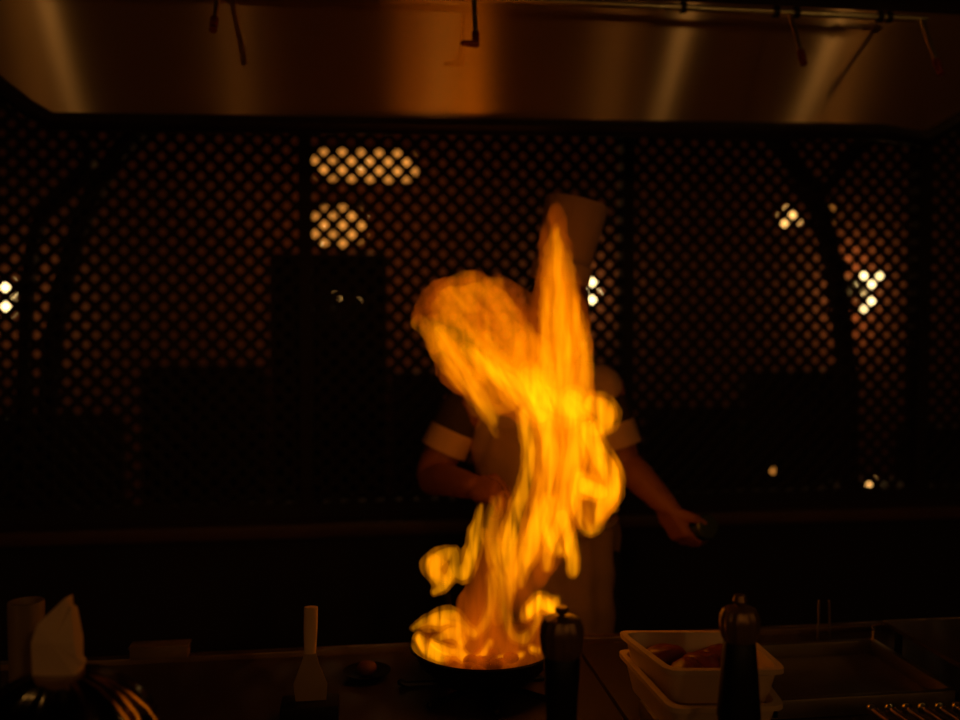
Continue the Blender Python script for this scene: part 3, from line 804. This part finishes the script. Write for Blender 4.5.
fbody('inner_flame', [
    [(556, 224, 5), (557, 248, 14), (559, 300, 22), (562, 340, 25)],
    [(458, 306, 18), (480, 330, 22), (508, 350, 22)], [(448, 292, 12), (470, 284, 12), (495, 288, 12)], [(500, 325, 16), (524, 352, 20), (545, 378, 22)], [(420, 322, 10), (434, 340, 14)], [(438, 322, 12), (460, 346, 15), (486, 370, 15)]],
    (1, .24, 0), .38, 22, .8, -.012, .009, .006, (60, 30, 9), .2, 1.6, 9.9)
fbody('inner_flame', [
    [(432, 562, 9), (440, 570, 11), (448, 578, 8)],
    [(425, 628, 5), (445, 626, 8), (462, 636, 9), (450, 648, 7), (428, 648, 6)],
    [(484, 530, 5), (492, 560, 7), (500, 590, 7), (497, 620, 7)],
    [(534, 612, 9), (546, 606, 9)]],
    ORG, .32, 10, .9, -.015, .005, .004, (60, 30, 12), .2, 1.6, 5.7)
strands = [   # strokes, radiance, typical radius, tilt
    ([[(558, 228, 3), (558, 265, 7), (560, 320, 11), (566, 370, 13), (568, 420, 13)], [(572, 300, 5), (582, 340, 8), (584, 375, 9), (580, 410, 9)], [(546, 290, 4), (545, 330, 7), (547, 365, 9), (550, 400, 9)]], .42, 11, 0),
    ([[(438, 330, 7), (455, 365, 11), (480, 395, 11), (493, 422, 6)], [(465, 350, 8), (490, 370, 13), (515, 390, 15), (540, 415, 13)]], .42, 12, TL),
    ([[(488, 325, 4), (489, 350, 8), (503, 370, 13), (533, 390, 16), (558, 402, 17), (582, 412, 12)]], .42, 14, TL),
    ([[(528, 375, 12), (545, 415, 14), (550, 460, 12), (541, 500, 12), (532, 540, 13), (522, 565, 10), (520, 585, 5)]], .55, 12, 0),
    ([[(572, 400, 14), (577, 430, 13), (570, 480, 12), (562, 520, 10), (550, 545, 9), (545, 568, 5)]], .50, 11, 0),
    ([[(524, 415, 8), (530, 450, 9), (527, 480, 9), (517, 510, 9), (510, 540, 12), (511, 568, 9), (515, 590, 5)]], .52, 9, 0),
    ([[(588, 428, 12), (598, 452, 13), (608, 470, 14), (613, 485, 12), (606, 502, 11), (600, 515, 9), (598, 528, 6)], [(580, 478, 9), (577, 502, 9), (582, 520, 8), (590, 530, 7), (600, 522, 6)], [(586, 486, 12), (600, 492, 11)]], .62, 10, 0),
    ([[(592, 403, 12), (604, 411, 15), (604, 422, 14), (594, 430, 9)]], .62, 13, 0),
    ([[(562, 515, 9), (569, 542, 9), (573, 558, 8), (573, 573, 6)], [(550, 500, 8), (546, 530, 9), (558, 550, 8)]], .65, 8, 0),
    ([[(497, 500, 6), (492, 530, 10), (499, 560, 11), (507, 590, 8), (506, 612, 6), (511, 632, 6), (521, 640, 7), (532, 632, 6), (538, 615, 5)]], .26, 9, 0),
    ([[(482, 505, 3), (476, 530, 7), (472, 555, 9), (464, 574, 10), (455, 570, 7)], [(454, 550, 5), (442, 556, 10), (433, 566, 11), (438, 577, 9), (446, 582, 7), (434, 592, 4)], [(455, 553, 5), (453, 570, 8), (442, 586, 6)]], .50, 9, 0),
    ([[(526, 617, 6), (532, 608, 9), (541, 601, 10), (551, 607, 9)], [(556, 600, 5), (555, 608, 6), (551, 617, 4)]], .72, 8, 0),
    ([[(414, 628, 4), (426, 621, 6), (440, 618, 10), (452, 618, 9), (463, 627, 8), (474, 634, 6)], [(436, 639, 5), (452, 633, 8), (462, 642, 6)]], .50, 9, 0),
    ([[(474, 633, 6), (486, 622, 7), (492, 600, 7), (494, 575, 7)]], .25, 7, 0),
    ([[(418, 638, 6), (426, 648, 9), (436, 655, 8), (448, 657, 6)], [(432, 643, 5), (446, 650, 6), (460, 652, 5)], [(460, 643, 4), (462, 655, 7), (472, 660, 5), (484, 652, 5), (490, 640, 4)], [(500, 658, 3), (522, 655, 4)], [(532, 648, 5), (542, 652, 5), (541, 660, 4)]], .60, 7, 0),
]
for i, (stk, tg_, rt, tl) in enumerate(strands):
    sd = 2.0 + i * 1.7
    tg_ *= .98
    o = fbody('flame_tongue', stk, ORG, tg_ * .6, rt, .9, -.03 + .02 * (i % 3), .005, .0038, (65, 38, 11), .12, 1.8, sd, 1.22, tilt=tl)
    fbody('flame_core', stk, HOT, tg_ * .78, rt, .9, -.03 + .02 * (i % 3), .004, .0032, (65, 38, 11), .2, 1.8, sd, .75, par=o, tilt=tl)

# =====================================================================
# ADDED LIGHT: unseen fill lamps behind the camera, glint lamps under the hood
# =====================================================================
fill_bulb = emit('fill_bulb_glow', (1, .42, .09), 82)  # bulbs of unseen pendants, added as warm fill and for reflections
LP = [((-1.9, -1.2, 2.2), 'added amber fill pendant behind the camera, leftmost of the row'), ((-.8, -1.9, 2.15), 'added amber fill pendant behind the camera, second from the left'),
      ((.5, -1.0, 2.1), 'added amber fill pendant behind the camera, nearest to the worktop'), ((1.7, -1.5, 2.2), 'added amber fill pendant behind the camera, second from the right'), ((3.0, -.8, 2.1), 'added amber fill pendant behind the camera, rightmost of the row')]
for (x, y, z), l_ in LP:
    t = thing('pendant_lamp', l_, 'lamp', (x, y, z))
    g = B(); ball(g, (x, y, z - .040), .046); obj('bulb', g, fill_bulb, t)
    g = B(); lathe(g, (x, y, z), [(.02, .10), (.05, .07), (.085, -.055), (.080, -.055), (.046, .065), (.018, .095)], 28, closed=True); obj('lamp_shade', g, iron, t)  # opaque shade added to keep the bulb off the hood panel
    g = B(); tube(g, [(x, y, z + .05), (x, y, 3.2)], .005, 8); obj('cord', g, iron, t)
hl_m = emit('glint_lamp_glow', (1, .55, .18), 15)  # unseen lamps added under the canopy for glints on pipe and pot lid
for (x, y), l_ in (((-.95, 1.55), 'small added glint lamp under the hood canopy, leftmost of three'), ((1.12, 1.5), 'small added glint lamp under the hood canopy, middle of three'), ((1.62, 1.6), 'small added glint lamp under the hood canopy, rightmost of three')):
    zc = ztop
    t = thing('glint_lamp', l_, 'lamp', (x, y, zc))
    g = B(); lathe(g, (x, y, zc), [(.04, 0), (.04, -.012), (.02, -.016), (.02, -.02)], 20); obj('socket', g, iron, t)
    g = B(); ball(g, (x, y, zc - .045), .022, (1, 1, 1.1)); obj('bulb', g, hl_m, t)
w = bpy.data.worlds.new('world'); sc.world = w; w.use_nodes = True
bg = w.node_tree.nodes['Background']; bg.inputs[0].default_value = (1, .5, .12, 1); bg.inputs[1].default_value = .002
